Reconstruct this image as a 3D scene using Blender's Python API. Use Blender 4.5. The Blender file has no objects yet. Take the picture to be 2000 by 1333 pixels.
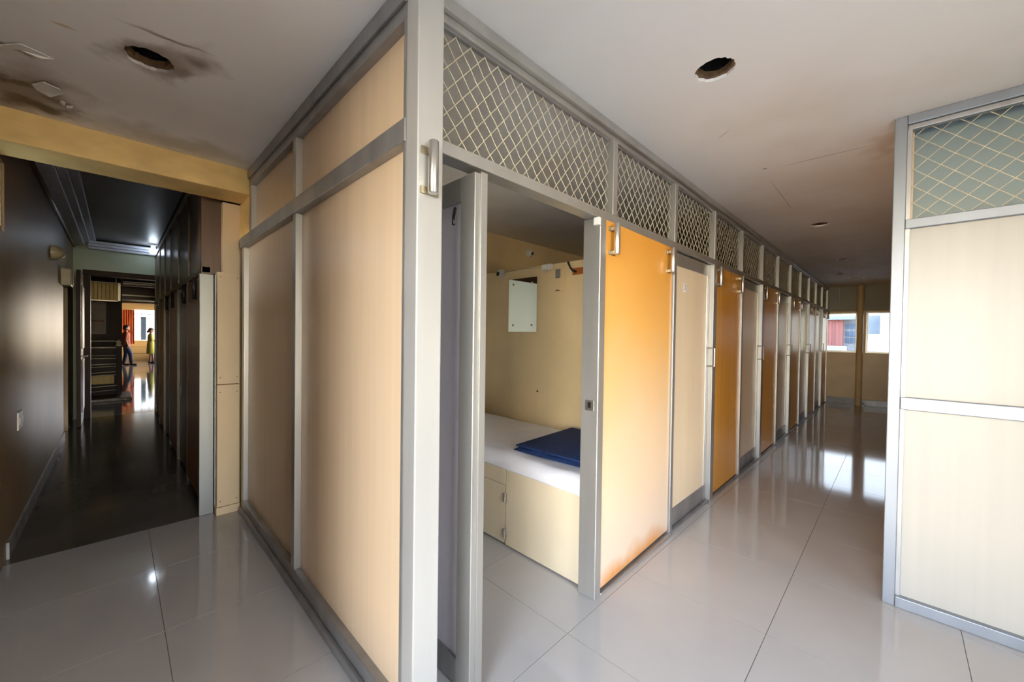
import bpy, bmesh, math, random
from mathutils import Vector, Matrix
random.seed(7)
PI = math.pi
scene = bpy.context.scene
C = scene.collection

# ------------------------------------------------------------------ camera
def make_camera():
    yaw, pitch, roll, f, h = 0.7791, 0.0146, -0.0134, 763.492, 1.375
    fw = Vector((-math.sin(yaw)*math.cos(pitch), math.cos(yaw)*math.cos(pitch), -math.sin(pitch)))
    r = Vector((math.cos(yaw), math.sin(yaw), 0))
    d = fw.cross(r)
    r2 = r*math.cos(roll) + d*math.sin(roll)
    d2 = -r*math.sin(roll) + d*math.cos(roll)
    up, back = -d2, -fw
    M = Matrix(((r2.x, up.x, back.x, 0), (r2.y, up.y, back.y, 0), (r2.z, up.z, back.z, h), (0, 0, 0, 1)))
    cd = bpy.data.cameras.new('camera')
    cd.sensor_fit = 'HORIZONTAL'; cd.sensor_width = 36.0; cd.lens = f*36/2000
    cd.clip_start = 0.02; cd.clip_end = 300
    o = bpy.data.objects.new('camera', cd); C.objects.link(o); o.matrix_world = M
    scene.camera = o
make_camera()

# ------------------------------------------------------------------ world, daylight, exposure
SKY = 20.0
w = bpy.data.worlds.new('daylight'); scene.world = w; w.use_nodes = True
nt = w.node_tree; nt.nodes.clear()
o_ = nt.nodes.new('ShaderNodeOutputWorld'); bg = nt.nodes.new('ShaderNodeBackground')
tc = nt.nodes.new('ShaderNodeTexCoord'); sx = nt.nodes.new('ShaderNodeSeparateXYZ'); cr = nt.nodes.new('ShaderNodeValToRGB')
mr = nt.nodes.new('ShaderNodeMapRange')
nt.links.new(tc.outputs['Generated'], sx.inputs[0]); nt.links.new(sx.outputs['Z'], mr.inputs['Value'])
mr.inputs['From Min'].default_value = -1; mr.inputs['From Max'].default_value = 1
nt.links.new(mr.outputs[0], cr.inputs[0]); nt.links.new(cr.outputs[0], bg.inputs[0]); nt.links.new(bg.outputs[0], o_.inputs[0])
e = cr.color_ramp.elements
e[0].position = 0.0; e[0].color = (1.0, 0.72, 0.42, 1)          # sunlit ground and buildings below the horizon
e[1].position = 1.0; e[1].color = (0.36, 0.50, 0.86, 1)            # blue sky
for p, c in ((0.47, (1.0, 0.78, 0.50, 1)), (0.51, (0.95, 0.82, 0.66, 1)), (0.57, (0.73, 0.73, 0.79, 1)), (0.72, (0.50, 0.60, 0.84, 1))):
    k = e.new(p); k.color = c
bg.inputs[1].default_value = SKY
scene.view_settings.view_transform = 'Standard'
try: scene.view_settings.look = 'None'
except Exception: pass
scene.view_settings.gamma = 1.0
scene.view_settings.use_curve_mapping = False
scene.view_settings.exposure = 0.9
try:
    scene.cycles.max_bounces = 7; scene.cycles.diffuse_bounces = 4; scene.cycles.glossy_bounces = 3
    scene.cycles.use_adaptive_sampling = True; scene.cycles.adaptive_threshold = 0.07; scene.cycles.adaptive_min_samples = 20
    scene.cycles.transmission_bounces = 6; scene.cycles.transparent_max_bounces = 8
    scene.cycles.use_denoising = True
    scene.cycles.sample_clamp_indirect = 6.0
    scene.cycles.caustics_reflective = False; scene.cycles.caustics_refractive = False
except Exception: pass

def portal(name, loc, size, rot):
    l = bpy.data.lights.new(name, 'AREA'); l.shape = 'RECTANGLE'; l.size, l.size_y = size
    l.cycles.is_portal = True
    o = bpy.data.objects.new(name, l); C.objects.link(o); o.location = loc; o.rotation_euler = rot
# portals only guide the sampling of the sky through the window openings
portal('daylight_portal', (0.30, -1.40, 1.25), (1.8, 2.2), (PI/2, 0, 0))
portal('daylight_portal', (2.80, 0.4, 1.25), (1.4, 2.1), (PI/2, 0, PI/2))
portal('daylight_portal', (-0.6, 11.30, 1.52), (1.0, 0.84), (-PI/2, 0, 0))
portal('daylight_portal', (-25.2, 1.6, 1.6), (2.0, 1.35), (PI/2, 0, -PI/2))
portal('daylight_portal', (-22.05, 3.2, 1.5), (4.1, 2.0), (-PI/2, 0, 0))

# ------------------------------------------------------------------ materials
MATS = {}
def mat(name, col, rough=0.5, metal=0.0, var=0.0, vscale=(3, 3, 3), bump=0.0, bscale=(60, 60, 60), spec=0.5, coat=0.0, var2=None):
    m = bpy.data.materials.new(name); m.use_nodes = True
    n = m.node_tree.nodes; L = m.node_tree.links
    b = n['Principled BSDF']
    b.inputs['Base Color'].default_value = (*col, 1); b.inputs['Roughness'].default_value = rough
    b.inputs['Metallic'].default_value = metal
    b.inputs['Specular IOR Level'].default_value = spec
    if coat: b.inputs['Coat Weight'].default_value = coat; b.inputs['Coat Roughness'].default_value = 0.08
    g = n.new('ShaderNodeNewGeometry')
    def noise(sc, detail=4):
        mp = n.new('ShaderNodeMapping'); mp.inputs['Scale'].default_value = sc
        t = n.new('ShaderNodeTexNoise'); t.inputs['Scale'].default_value = 1.0; t.inputs['Detail'].default_value = detail
        L.new(g.outputs['Position'], mp.inputs[0]); L.new(mp.outputs[0], t.inputs['Vector'])
        return t
    if var or var2:
        t = noise(vscale)
        r = n.new('ShaderNodeValToRGB'); L.new(t.outputs['Fac'], r.inputs[0])
        r.color_ramp.elements[0].position = 0.3; r.color_ramp.elements[1].position = 0.7
        r.color_ramp.elements[0].color = (*(var2 or [c*(1-var) for c in col]), 1)
        r.color_ramp.elements[1].color = (*[min(1, c*(1+var)) for c in col], 1)
        L.new(r.outputs[0], b.inputs['Base Color'])
    if bump:
        t = noise(bscale, 3); bp = n.new('ShaderNodeBump'); bp.inputs['Strength'].default_value = bump; bp.inputs['Distance'].default_value = 0.01
        L.new(t.outputs['Fac'], bp.inputs['Height']); L.new(bp.outputs[0], b.inputs['Normal'])
    MATS[name] = m
    return m
def emis(name, col, s):
    m = bpy.data.materials.new(name); m.use_nodes = True
    b = m.node_tree.nodes['Principled BSDF']; b.inputs['Emission Color'].default_value = (*col, 1); b.inputs['Emission Strength'].default_value = s
    b.inputs['Base Color'].default_value = (*col, 1); MATS[name] = m
    return m
def glass(name, col=(1, 1, 1), rough=0.0):
    m = bpy.data.materials.new(name); m.use_nodes = True
    n = m.node_tree.nodes; L = m.node_tree.links; n.clear()
    o = n.new('ShaderNodeOutputMaterial'); mx = n.new('ShaderNodeMixShader'); t = n.new('ShaderNodeBsdfTransparent'); gl = n.new('ShaderNodeBsdfGlossy')
    fr = n.new('ShaderNodeFresnel'); fr.inputs[0].default_value = 1.45
    t.inputs[0].default_value = (*col, 1); gl.inputs['Roughness'].default_value = rough
    L.new(fr.outputs[0], mx.inputs[0]); L.new(t.outputs[0], mx.inputs[1]); L.new(gl.outputs[0], mx.inputs[2]); L.new(mx.outputs[0], o.inputs[0])
    MATS[name] = m
    return m

mat('alu_screen', (0.27, 0.285, 0.31), 0.42, 0.5, 0.08, (6, 6, 1.2))
mat('alu', (0.52, 0.50, 0.46), 0.34, 0.75, 0.10, (6, 6, 1.2), 0.03, (90, 90, 3))
mat('alu_pale', (0.27, 0.27, 0.25), 0.4, 0.4, 0.10, (6, 6, 1.2))
mat('alu_bright', (0.60, 0.585, 0.555), 0.38, 0.55, 0.07, (6, 6, 1.0), 0.03, (90, 90, 3))
mat('alu_post', (0.40, 0.39, 0.375), 0.40, 0.7, 0.10, (6, 6, 1.2))
mat('alu_dark', (0.36, 0.35, 0.34), 0.42, 0.7, 0.16, (8, 8, 3))
mat('steel', (0.66, 0.62, 0.56), 0.30, 1.0, 0.06, (30, 30, 2))
mat('bracket', (0.42, 0.36, 0.26), 0.35, 0.9, 0.25, (40, 40, 40))
mat('cream', (0.75, 0.555, 0.365), 0.36, 0, 0.035, (26, 26, 0.7), 0.015, (60, 60, 1.5))
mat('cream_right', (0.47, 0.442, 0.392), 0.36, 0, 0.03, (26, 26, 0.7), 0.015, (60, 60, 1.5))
mat('door_cream', (0.78, 0.62, 0.43), 0.30, 0, 0.03, (20, 20, 0.8))
mat('orange', (0.84, 0.41, 0.065), 0.30, 0, 0.06, (30, 30, 0.8), 0.015, (70, 70, 1.5))
mat('inner_white', (0.74, 0.78, 0.76), 0.4, 0, 0.02, (3, 3, 1))
mat('lilac', (0.72, 0.67, 0.74), 0.35, 0, 0.02, (3, 3, 1))
mat('wire', (0.66, 0.58, 0.42), 0.42, 0.2, 0.15, (40, 40, 40))
mat('wall_paint', (0.78, 0.585, 0.32), 0.45, 0, 0.09, (2.2, 2.2, 1.6), 0.03, (25, 25, 25))
mat('wall_end', (0.72, 0.52, 0.27), 0.35, 0, 0.10, (2, 2, 2))
mat('wall_grey', (0.40, 0.37, 0.29), 0.5, 0, 0.08, (2, 2, 2))
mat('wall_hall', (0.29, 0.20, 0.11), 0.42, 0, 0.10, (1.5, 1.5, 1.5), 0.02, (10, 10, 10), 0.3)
mat('wall_green', (0.40, 0.45, 0.33), 0.5, 0, 0.05, (2, 2, 2))
mat('beam_paint', (0.82, 0.55, 0.20), 0.5, 0, 0.14, (5, 5, 9), 0.08, (30, 30, 30))
mat('column_paint', (0.74, 0.56, 0.34), 0.45, 0, 0.05, (4, 4, 2), 0.02, (30, 30, 30))
mat('wall_plain', (0.62, 0.58, 0.50), 0.55, 0, 0.05, (2, 2, 2))
mat('pale_board', (0.27, 0.33, 0.32), 0.30, 0, 0.03, (2, 2, 2))
mat('tile', (0.49, 0.455, 0.42), 0.07, 0, 0.045, (1.6, 1.6, 1.6), 0.004, (6, 6, 6), 0.55)
mat('tile_dark', (0.120, 0.100, 0.078), 0.13, 0, 0.22, (2.2, 2.2, 2.2), 0.006, (5, 5, 5), 0.5)
mat('grout', (0.20, 0.17, 0.15), 0.8)
mat('grout_dark', (0.05, 0.045, 0.04), 0.8)
mat('slab', (0.05, 0.045, 0.04), 0.9)
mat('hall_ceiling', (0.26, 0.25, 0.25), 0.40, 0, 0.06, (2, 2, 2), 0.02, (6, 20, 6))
mat('crown', (0.62, 0.64, 0.72), 0.4, 0, 0.06, (20, 20, 20))
mat('dark_wood', (0.030, 0.011, 0.005), 0.45, 0, 0.3, (8, 8, 1), spec=0.15)
mat('brown_wood', (0.11, 0.05, 0.02), 0.4, 0, 0.2, (20, 20, 1))
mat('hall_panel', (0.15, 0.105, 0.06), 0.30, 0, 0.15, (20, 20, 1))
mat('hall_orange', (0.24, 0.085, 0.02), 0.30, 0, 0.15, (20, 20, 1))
mat('bed_paint', (0.70, 0.58, 0.40), 0.42, 0, 0.06, (3, 3, 2), 0.03, (25, 25, 25))
mat('sheet', (0.82, 0.80, 0.83), 0.85, 0, 0.02, (5, 5, 5), 0.25, (9, 9, 9))
mat('navy', (0.007, 0.032, 0.13), 0.85, 0, 0.25, (30, 30, 30), 0.5, (220, 220, 220))
mat('mirror', (0.86, 0.92, 0.88), 0.015, 1.0)
mat('white_plastic', (0.75, 0.73, 0.68), 0.35)
mat('old_plastic', (0.50, 0.42, 0.27), 0.4, 0, 0.1, (20, 20, 20))
mat('black', (0.012, 0.011, 0.010), 0.35)
mat('hook_wood', (0.42, 0.13, 0.03), 0.35, 0, 0.15, (30, 6, 30))
mat('marble', (0.34, 0.32, 0.31), 0.25, 0, 0.2, (9, 9, 9))
mat('rust', (0.16, 0.085, 0.035), 0.8, 0, 0.35, (40, 40, 40), 0.3, (80, 80, 80))
mat('flake', (0.80, 0.76, 0.66), 0.7, 0, 0.05, (20, 20, 20))
mat('sticker', (0.80, 0.78, 0.78), 0.5)
mat('sticker_ink', (0.05, 0.04, 0.35), 0.5)
mat('red_wall', (0.50, 0.20, 0.17), 0.8, 0, 0.12, (1, 1, 1))
mat('white_wall', (0.66, 0.66, 0.63), 0.8, 0, 0.05, (1, 1, 1))
mat('blue_glass', (0.13, 0.20, 0.30), 0.2, 0, 0.2, (1, 1, 1))
mat('grey_wall', (0.42, 0.46, 0.48), 0.8, 0, 0.08, (1, 1, 1))
mat('ground', (0.30, 0.26, 0.21), 0.9, 0, 0.15, (.3, .3, .3))
mat('sign_yellow', (0.62, 0.38, 0.03), 0.4, 0, 0.2, (4, 14, 3))
mat('poster', (0.26, 0.21, 0.17), 0.6, 0, 0.05, (4, 4, 4))
mat('poster_ink', (0.16, 0.035, 0.02), 0.6)
mat('pale_metal', (0.78, 0.68, 0.50), 0.3, 0.25)
mat('curtain', (0.62, 0.14, 0.03), 0.8, 0, 0.25, (2, 12, 2))
mat('yellow_wall', (0.72, 0.45, 0.15), 0.5, 0, 0.08, (2, 2, 2))
mat('skin', (0.32, 0.16, 0.095), 0.55); mat('hair', (0.012, 0.009, 0.008), 0.5)
mat('shirt_orange', (0.25, 0.055, 0.018), 0.8); mat('jeans', (0.014, 0.030, 0.075), 0.8)
mat('dress', (0.32, 0.32, 0.055), 0.8); mat('shoe', (0.03, 0.02, 0.02), 0.6)
emis('bulb', (0.72, 0.85, 1.0), 14)
glass('glass', (0.95, 0.98, 0.97)); glass('glass_grimy', (0.38, 0.40, 0.40)); glass('louvre_glass', (0.78, 0.84, 0.86), 0.05)  # grey tint put in the end and lobby panes to dim the daylight

def painted_light_orange():
    # bright light low on the panel painted as peach; bottom rim stays orange
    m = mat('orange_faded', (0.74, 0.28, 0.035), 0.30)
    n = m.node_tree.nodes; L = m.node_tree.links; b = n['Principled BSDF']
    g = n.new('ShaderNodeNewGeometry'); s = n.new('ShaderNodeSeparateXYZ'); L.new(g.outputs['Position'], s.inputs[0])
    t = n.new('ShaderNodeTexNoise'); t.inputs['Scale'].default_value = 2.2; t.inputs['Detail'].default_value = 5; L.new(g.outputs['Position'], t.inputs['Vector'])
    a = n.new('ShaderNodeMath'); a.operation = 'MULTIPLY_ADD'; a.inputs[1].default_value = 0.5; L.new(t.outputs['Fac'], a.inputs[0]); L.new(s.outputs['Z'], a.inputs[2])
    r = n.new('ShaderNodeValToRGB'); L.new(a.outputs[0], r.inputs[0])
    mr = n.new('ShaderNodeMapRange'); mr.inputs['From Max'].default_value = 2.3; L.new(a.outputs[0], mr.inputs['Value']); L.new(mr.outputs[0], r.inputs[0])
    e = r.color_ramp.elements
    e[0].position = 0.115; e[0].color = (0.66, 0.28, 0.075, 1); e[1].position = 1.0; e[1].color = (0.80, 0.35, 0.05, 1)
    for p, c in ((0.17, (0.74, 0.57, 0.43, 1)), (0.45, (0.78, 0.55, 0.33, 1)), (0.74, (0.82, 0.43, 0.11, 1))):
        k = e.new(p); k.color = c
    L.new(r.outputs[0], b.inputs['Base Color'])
painted_light_orange()

def ceiling_material():
    m = mat('ceiling', (0.90, 0.85, 0.78), 0.6, 0, 0, bump=0.02, bscale=(8, 8, 8))
    n = m.node_tree.nodes; L = m.node_tree.links; b = n['Principled BSDF']
    g = n.new('ShaderNodeNewGeometry')
    nz = n.new('ShaderNodeTexNoise'); nz.inputs['Scale'].default_value = 7; nz.inputs['Detail'].default_value = 6
    L.new(g.outputs['Position'], nz.inputs['Vector'])
    sub = n.new('ShaderNodeVectorMath'); sub.operation = 'SUBTRACT'; sub.inputs[1].default_value = (0.5, 0.5, 0.5); L.new(nz.outputs['Color'], sub.inputs[0])
    scl = n.new('ShaderNodeVectorMath'); scl.operation = 'SCALE'; scl.inputs['Scale'].default_value = 0.35; L.new(sub.outputs[0], scl.inputs[0])
    wp = n.new('ShaderNodeVectorMath'); wp.operation = 'ADD'; L.new(g.outputs['Position'], wp.inputs[0]); L.new(scl.outputs[0], wp.inputs[1])
    base = n.new('ShaderNodeRGB'); base.outputs[0].default_value = (0.90, 0.85, 0.78, 1)
    cur = base.outputs[0]
    nz2 = n.new('ShaderNodeTexNoise'); nz2.inputs['Scale'].default_value = 1.3; nz2.inputs['Detail'].default_value = 3; L.new(g.outputs['Position'], nz2.inputs['Vector'])
    mx0 = n.new('ShaderNodeMix'); mx0.data_type = 'RGBA'; mx0.inputs['B'].default_value = (0.80, 0.72, 0.63, 1)
    m0 = n.new('ShaderNodeMapRange'); m0.inputs['From Min'].default_value = 0.45; m0.inputs['From Max'].default_value = 0.75; L.new(nz2.outputs['Fac'], m0.inputs['Value'])
    L.new(m0.outputs[0], mx0.inputs['Factor']); L.new(cur, mx0.inputs['A']); cur = mx0.outputs['Result']
    def blob(cx, cy, rx, ry, ang, col, inner, outer, amt, src):
        nonlocal cur
        mp = n.new('ShaderNodeMapping'); mp.vector_type = 'TEXTURE'
        mp.inputs['Location'].default_value = (cx, cy, 0); mp.inputs['Rotation'].default_value = (0, 0, ang); mp.inputs['Scale'].default_value = (rx, ry, 1e3)
        L.new(src, mp.inputs[0])
        ln = n.new('ShaderNodeVectorMath'); ln.operation = 'LENGTH'; L.new(mp.outputs[0], ln.inputs[0])
        mr = n.new('ShaderNodeMapRange'); mr.interpolation_type = 'SMOOTHSTEP'
        mr.inputs['From Min'].default_value = outer; mr.inputs['From Max'].default_value = inner
        mr.inputs['To Min'].default_value = 0; mr.inputs['To Max'].default_value = amt
        L.new(ln.outputs['Value'], mr.inputs['Value'])
        mx = n.new('ShaderNodeMix'); mx.data_type = 'RGBA'; mx.inputs['B'].default_value = (*col, 1)
        L.new(mr.outputs[0], mx.inputs['Factor']); L.new(cur, mx.inputs['A']); cur = mx.outputs['Result']
    scl2 = n.new('ShaderNodeVectorMath'); scl2.operation = 'SCALE'; scl2.inputs['Scale'].default_value = 0.06; L.new(sub.outputs[0], scl2.inputs[0])
    wp2 = n.new('ShaderNodeVectorMath'); wp2.operation = 'ADD'; L.new(g.outputs['Position'], wp2.inputs[0]); L.new(scl2.outputs[0], wp2.inputs[1])
    W = wp.outputs[0]; P = g.outputs['Position']; V = wp2.outputs[0]
    blob(-3.05, -0.33, 0.42, 0.20, 0.25, (0.30, 0.20, 0.11), 0.3, 1.25, 0.8, W)     # water stain along the beam
    blob(-3.15, -0.27, 0.13, 0.20, 0.12, (0.10, 0.048, 0.017), 0.3, 1.0, 0.92, W)
    blob(-2.92, -0.36, 0.05, 0.12, 0.3, (0.20, 0.11, 0.05), 0.3, 1.0, 0.8, W)
    blob(-2.58, -0.32, 0.05, 0.13, 0.1, (0.34, 0.22, 0.09), 0.4, 1.0, 0.7, W)
    blob(-2.265, -0.14, 0.014, 0.045, 0.1, (0.62, 0.38, 0.10), 0.3, 1.0, 0.7, V)
    blob(-2.20, 0.19, 0.16, 0.12, 0.3, (0.26, 0.17, 0.09), 0.2, 1.2, 0.55, W)      # dirt round the hole
    blob(-2.06, 0.15, 0.014, 0.17, -0.1, (0.14, 0.08, 0.04), 0.1, 1.0, 0.8, V)
    blob(-2.15, 0.24, 0.05, 0.07, 0.5, (0.20, 0.12, 0.06), 0.1, 1.0, 0.7, V)
    blob(-2.27, 0.10, 0.14, 0.14, 0.0, (0.22, 0.15, 0.08), 0.5, 1.2, 0.6, W)
    blob(-3.15, 0.25, 0.16, 0.5, 0.0, (0.50, 0.42, 0.30), 0.2, 1.2, 0.6, W)
    blob(-0.35, 3.11, 0.32, 0.005, 0.03, (0.22, 0.16, 0.11), 0.3, 1.0, 0.8, P)      # crack between boards
    blob(-0.685, 3.8, 0.004, 0.62, 0.01, (0.36, 0.27, 0.20), 0.3, 1.0, 0.7, P)
    blob(-0.07, 3.15, 0.10, 0.28, 0.2, (0.56, 0.40, 0.28), 0.2, 1.2, 0.45, W)
    blob(-0.66, 3.07, 0.016, 0.010, 0.0, (0.12, 0.08, 0.06), 0.5, 1.0, 0.9, P)
    blob(-0.72, 2.4, 0.004, 0.07, 0.9, (0.40, 0.32, 0.26), 0.4, 1.0, 0.7, P)
    L.new(cur, b.inputs['Base Color'])
ceiling_material()

# ------------------------------------------------------------------ mesh helpers
class MB:
    def __init__(s): s.v = []; s.f = []
    def quad(s, *p):
        i = len(s.v); s.v += [Vector(q) for q in p]; s.f.append(tuple(range(i, i+len(p)))); return s
    def box(s, x0, x1, y0, y1, z0, z1):
        i = len(s.v)
        s.v += [Vector(p) for p in ((x0,y0,z0),(x1,y0,z0),(x1,y1,z0),(x0,y1,z0),(x0,y0,z1),(x1,y0,z1),(x1,y1,z1),(x0,y1,z1))]
        s.f += [tuple(i+k for k in q) for q in ((0,3,2,1),(4,5,6,7),(0,1,5,4),(1,2,6,5),(2,3,7,6),(3,0,4,7))]
        return s
    def tube(s, pts, r, n=8, caps=True):
        pts = [Vector(p) for p in pts]; rs = r if isinstance(r, (list, tuple)) else [r]*len(pts)
        base = len(s.v); ref = None
        for k, p in enumerate(pts):
            t = (pts[min(k+1, len(pts)-1)] - pts[max(k-1, 0)]).normalized()
            if ref is None: ref = Vector((0, 0, 1)) if abs(t.z) < 0.9 else Vector((1, 0, 0))
            a = t.cross(ref).normalized(); b = t.cross(a).normalized(); ref = a.cross(t)
            for j in range(n):
                an = 2*PI*j/n; s.v.append(p + (a*math.cos(an) + b*math.sin(an))*rs[k])
        for k in range(len(pts)-1):
            for j in range(n):
                q = base + k*n; s.f.append((q+j, q+(j+1) % n, q+n+(j+1) % n, q+n+j))
        if caps:
            s.f.append(tuple(base+j for j in range(n))[::-1]); q = base+(len(pts)-1)*n; s.f.append(tuple(q+j for j in range(n)))
        return s
    def lathe(s, c, prof, n=24, axis='z'):
        base = len(s.v); c = Vector(c)
        for r, h in prof:
            for j in range(n):
                an = 2*PI*j/n; a, b = r*math.cos(an), r*math.sin(an)
                s.v.append(c + (Vector((a, b, h)) if axis == 'z' else Vector((a, h, b)) if axis == 'y' else Vector((h, a, b))))
        for k in range(len(prof)-1):
            for j in range(n):
                q = base+k*n; s.f.append((q+j, q+(j+1) % n, q+n+(j+1) % n, q+n+j))
        return s
    def build(s, name, m, parent=None, bevel=0.0, seg=2, smooth=False, origin=None):
        xs = [p.x for p in s.v]; ys = [p.y for p in s.v]; zs = [p.z for p in s.v]
        org = Vector(origin) if origin is not None else Vector(((min(xs)+max(xs))/2, (min(ys)+max(ys))/2, min(zs)))
        me = bpy.data.meshes.new(name); me.from_pydata([p-org for p in s.v], [], s.f)
        bm = bmesh.new(); bm.from_mesh(me); bmesh.ops.recalc_face_normals(bm, faces=bm.faces); bm.to_mesh(me); bm.free()
        me.materials.append(MATS[m] if isinstance(m, str) else m)
        if smooth:
            for p in me.polygons: p.use_smooth = True
        o = bpy.data.objects.new(name, me); C.objects.link(o)
        place(o, org, parent)
        if bevel:
            b = o.modifiers.new('soft_edge', 'BEVEL'); b.width = bevel; b.segments = seg; b.limit_method = 'ANGLE'; b.angle_limit = 0.6
            if seg > 2:
                for p in me.polygons: p.use_smooth = True
        return o
WORLD = {}
def place(o, org, parent=None):
    WORLD[o.name] = Vector(org)
    if parent is not None:
        o.parent = parent; o.location = Vector(org) - WORLD[parent.name]
    else: o.location = org
def box(name, m, b, parent=None, bevel=0.0, seg=2): return MB().box(*b).build(name, m, parent, bevel, seg)
def share(name, src, org, parent):
    o = bpy.data.objects.new(name, src.data); C.objects.link(o); place(o, Vector(org), parent)
    for md in src.modifiers:
        k = o.modifiers.new(md.name, md.type)
        if md.type == 'BEVEL': k.width, k.segments, k.limit_method, k.angle_limit = md.width, md.segments, md.limit_method, md.angle_limit
    return o
def empty(name, loc, label=None, cat=None, group=None, kind=None):
    o = bpy.data.objects.new(name, None); C.objects.link(o); o.empty_display_size = 0.05; place(o, Vector(loc))
    return tag(o, label, cat, group, kind)
def tag(o, label=None, cat=None, group=None, kind=None):
    if label: o['label'] = label
    if cat: o['category'] = cat
    if group: o['group'] = group
    if kind: o['kind'] = kind
    return o
S = 'structure'
H = 2.52            # ceiling of the cabin area
LT = 2.036          # top of the door lintel
X0 = -1.122         # front plane of the cabin row
Y0 = 0.665          # front plane of the side facade
ST = [0.80, 1.91] + [1.91 + 0.826*k for k in range(1, 12)]     # mesh bays along the row
YE = 11.05

# ------------------------------------------------------------------ floors
fl = box('floor', 'grout', (-3.66, 2.84, -0.5, YE, -0.12, -0.003)); tag(fl, 'glossy cream tiled floor of the corridor and cabin area', 'floor', kind=S)
TX, TY, G = 0.65, 0.655, 0.0014
tile0 = None
for i in range(-4, 6):
    for j in range(-3, 15):
        xa, ya = -1.06 + TX*i, 1.465 + TY*j
        xm, ym = xa+TX/2, ya+TY/2
        if xm < -1.5 and ym > 2.95: continue
        if xm > 0.3 and ym > 3.3: continue
        if tile0 is None:
            tile0 = MB().box(xa+G, xa+TX-G, ya+G, ya+TY-G, -0.010, 0.0).build('tile', 'tile', fl)
        else: share('tile', tile0, (xm, ym, -0.010), fl)
tag(box('floor_rear', 'tile', (-1.0, 2.6, -1.2, -0.5, -0.12, 0)), 'cream tiled floor of the open area behind the viewpoint', 'floor', kind=S)
fh = box('floor_hall', 'grout_dark', (-8.95, -3.66, -0.62, 1.2, -0.12, -0.0025)); tag(fh, 'dark brown polished tile floor of the narrow hall', 'floor', kind=S)
t0 = None
for i in range(8):
    for j in range(3):
        xa, ya = -8.95 + 0.66125*i, -0.62 + 0.606*j
        if t0 is None: t0 = MB().box(xa+.0008, xa+.6604, ya+.0008, ya+.6052, -0.008, 0.0).build('tile', 'tile_dark', fh)
        else: share('tile', t0, (xa+.3306, ya+.303, -0.008), fh)
flb = box('floor_lobby', 'tile', (-25.2, -8.95, -2.6, 3.1, -0.12, 0.0)); tag(flb, 'shiny pale floor of the lobby beyond the hall door', 'floor', kind=S)

# ------------------------------------------------------------------ ceilings
HOLES = [(-2.276, 0.10, 0.080), (-0.58, 1.80, 0.077), (-0.58, 4.93, 0.077), (-0.58, 7.28, 0.077), (-0.585, 9.66, 0.077)]
def ceiling():
    b = MB(); q = 0.11
    xs = sorted({-3.30, 2.6, -2.276-q, -2.276+q, -0.58-q, -0.58+q}); ys = sorted({-0.5, YE} | {y+s*q for _, y, _ in HOLES for s in (-1, 1)})
    for i in range(len(xs)-1):
        for j in range(len(ys)-1):
            xa, xb, ya, yb = xs[i], xs[i+1], ys[j], ys[j+1]
            hole = [h for h in HOLES if xa < h[0] < xb and ya < h[1] < yb]
            if not hole: b.quad((xa,ya,H),(xb,ya,H),(xb,yb,H),(xa,yb,H)); continue
            hx, hy, r = hole[0]; n = 40; rnd = random.Random(int(hy*100)); ring = []; sq = []; up = []
            for k in range(n):
                a = 2*PI*k/n; c, s_ = math.cos(a), math.sin(a); m_ = max(abs(c), abs(s_))
                rr = r*(1+rnd.uniform(-.05, .06))
                sq.append((hx+c/m_*(xb-xa)/2 if True else 0, hy+s_/m_*(yb-ya)/2, H)); ring.append((hx+c*rr, hy+s_*rr, H)); up.append((hx+c*rr, hy+s_*rr, H+0.014))
            for k in range(n):
                l = (k+1) % n; b.quad(sq[k], sq[l], ring[l], ring[k]); b.quad(ring[k], ring[l], up[l], up[k])
    b.quad((-1.0,-1.2,H),(2.6,-1.2,H),(2.6,-.5,H),(-1.0,-.5,H))
    o = b.build('ceiling', 'ceiling', origin=(0, 0, H)); return o
tag(ceiling(), 'off-white false ceiling with stains, cracks and empty downlight holes', 'ceiling', kind=S)
tag(box('ceiling_slab', 'slab', (-25.4, 2.9, -2.9, 11.5, 2.93, 3.05)), 'dark concrete slab above the false ceiling', 'ceiling', kind=S)
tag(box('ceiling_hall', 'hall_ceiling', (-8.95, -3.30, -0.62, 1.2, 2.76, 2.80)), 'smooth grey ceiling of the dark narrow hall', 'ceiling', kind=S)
hn = ['empty downlight hole in the stained ceiling above the side passage', 'empty downlight hole in the ceiling nearest the mesh of the open cabin',
      'downlight hole second along the corridor ceiling', 'downlight hole third along the corridor ceiling', 'small downlight hole in the ceiling nearest the end windows']
for (hx, hy, r), lb in zip(HOLES, hn):
    t = empty('downlight_hole', (hx, hy, H+0.014), lb, 'light fitting', 'empty downlight holes')
    rnd = random.Random(int(hy*77)); b = MB(); n = 36
    ri = [r*0.84*(1+rnd.uniform(-.06, .05)) for _ in range(n)]
    P = lambda rr, k, z: (hx+rr*math.cos(2*PI*k/n), hy+rr*math.sin(2*PI*k/n), z)
    for k in range(n):
        l = (k+1) % n
        b.quad(P(r*1.12, k, H+.015), P(r*1.12, l, H+.015), P(ri[l], l, H+.017), P(ri[k], k, H+.017))
        b.quad(P(ri[k], k, H+.017), P(ri[l], l, H+.017), P(ri[l], l, H+.040), P(ri[k], k, H+.040))
    b.build('torn_rim', 'rust', t)
    MB().lathe((hx, hy, H), [(r*0.9, 0.041), (r*0.86, 0.12), (0.001, 0.121)], 24).build('recess_can', 'black', t)
    if r == 0.077: MB().tube([(hx-.03, hy-.03, H+.06), (hx-.02, hy-.045, H+.035), (hx+.0, hy-.05, H+.03), (hx+.02, hy-.04, H+.06)], 0.003, 6).build('loose_wire', 'flake', t, smooth=True)

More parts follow.
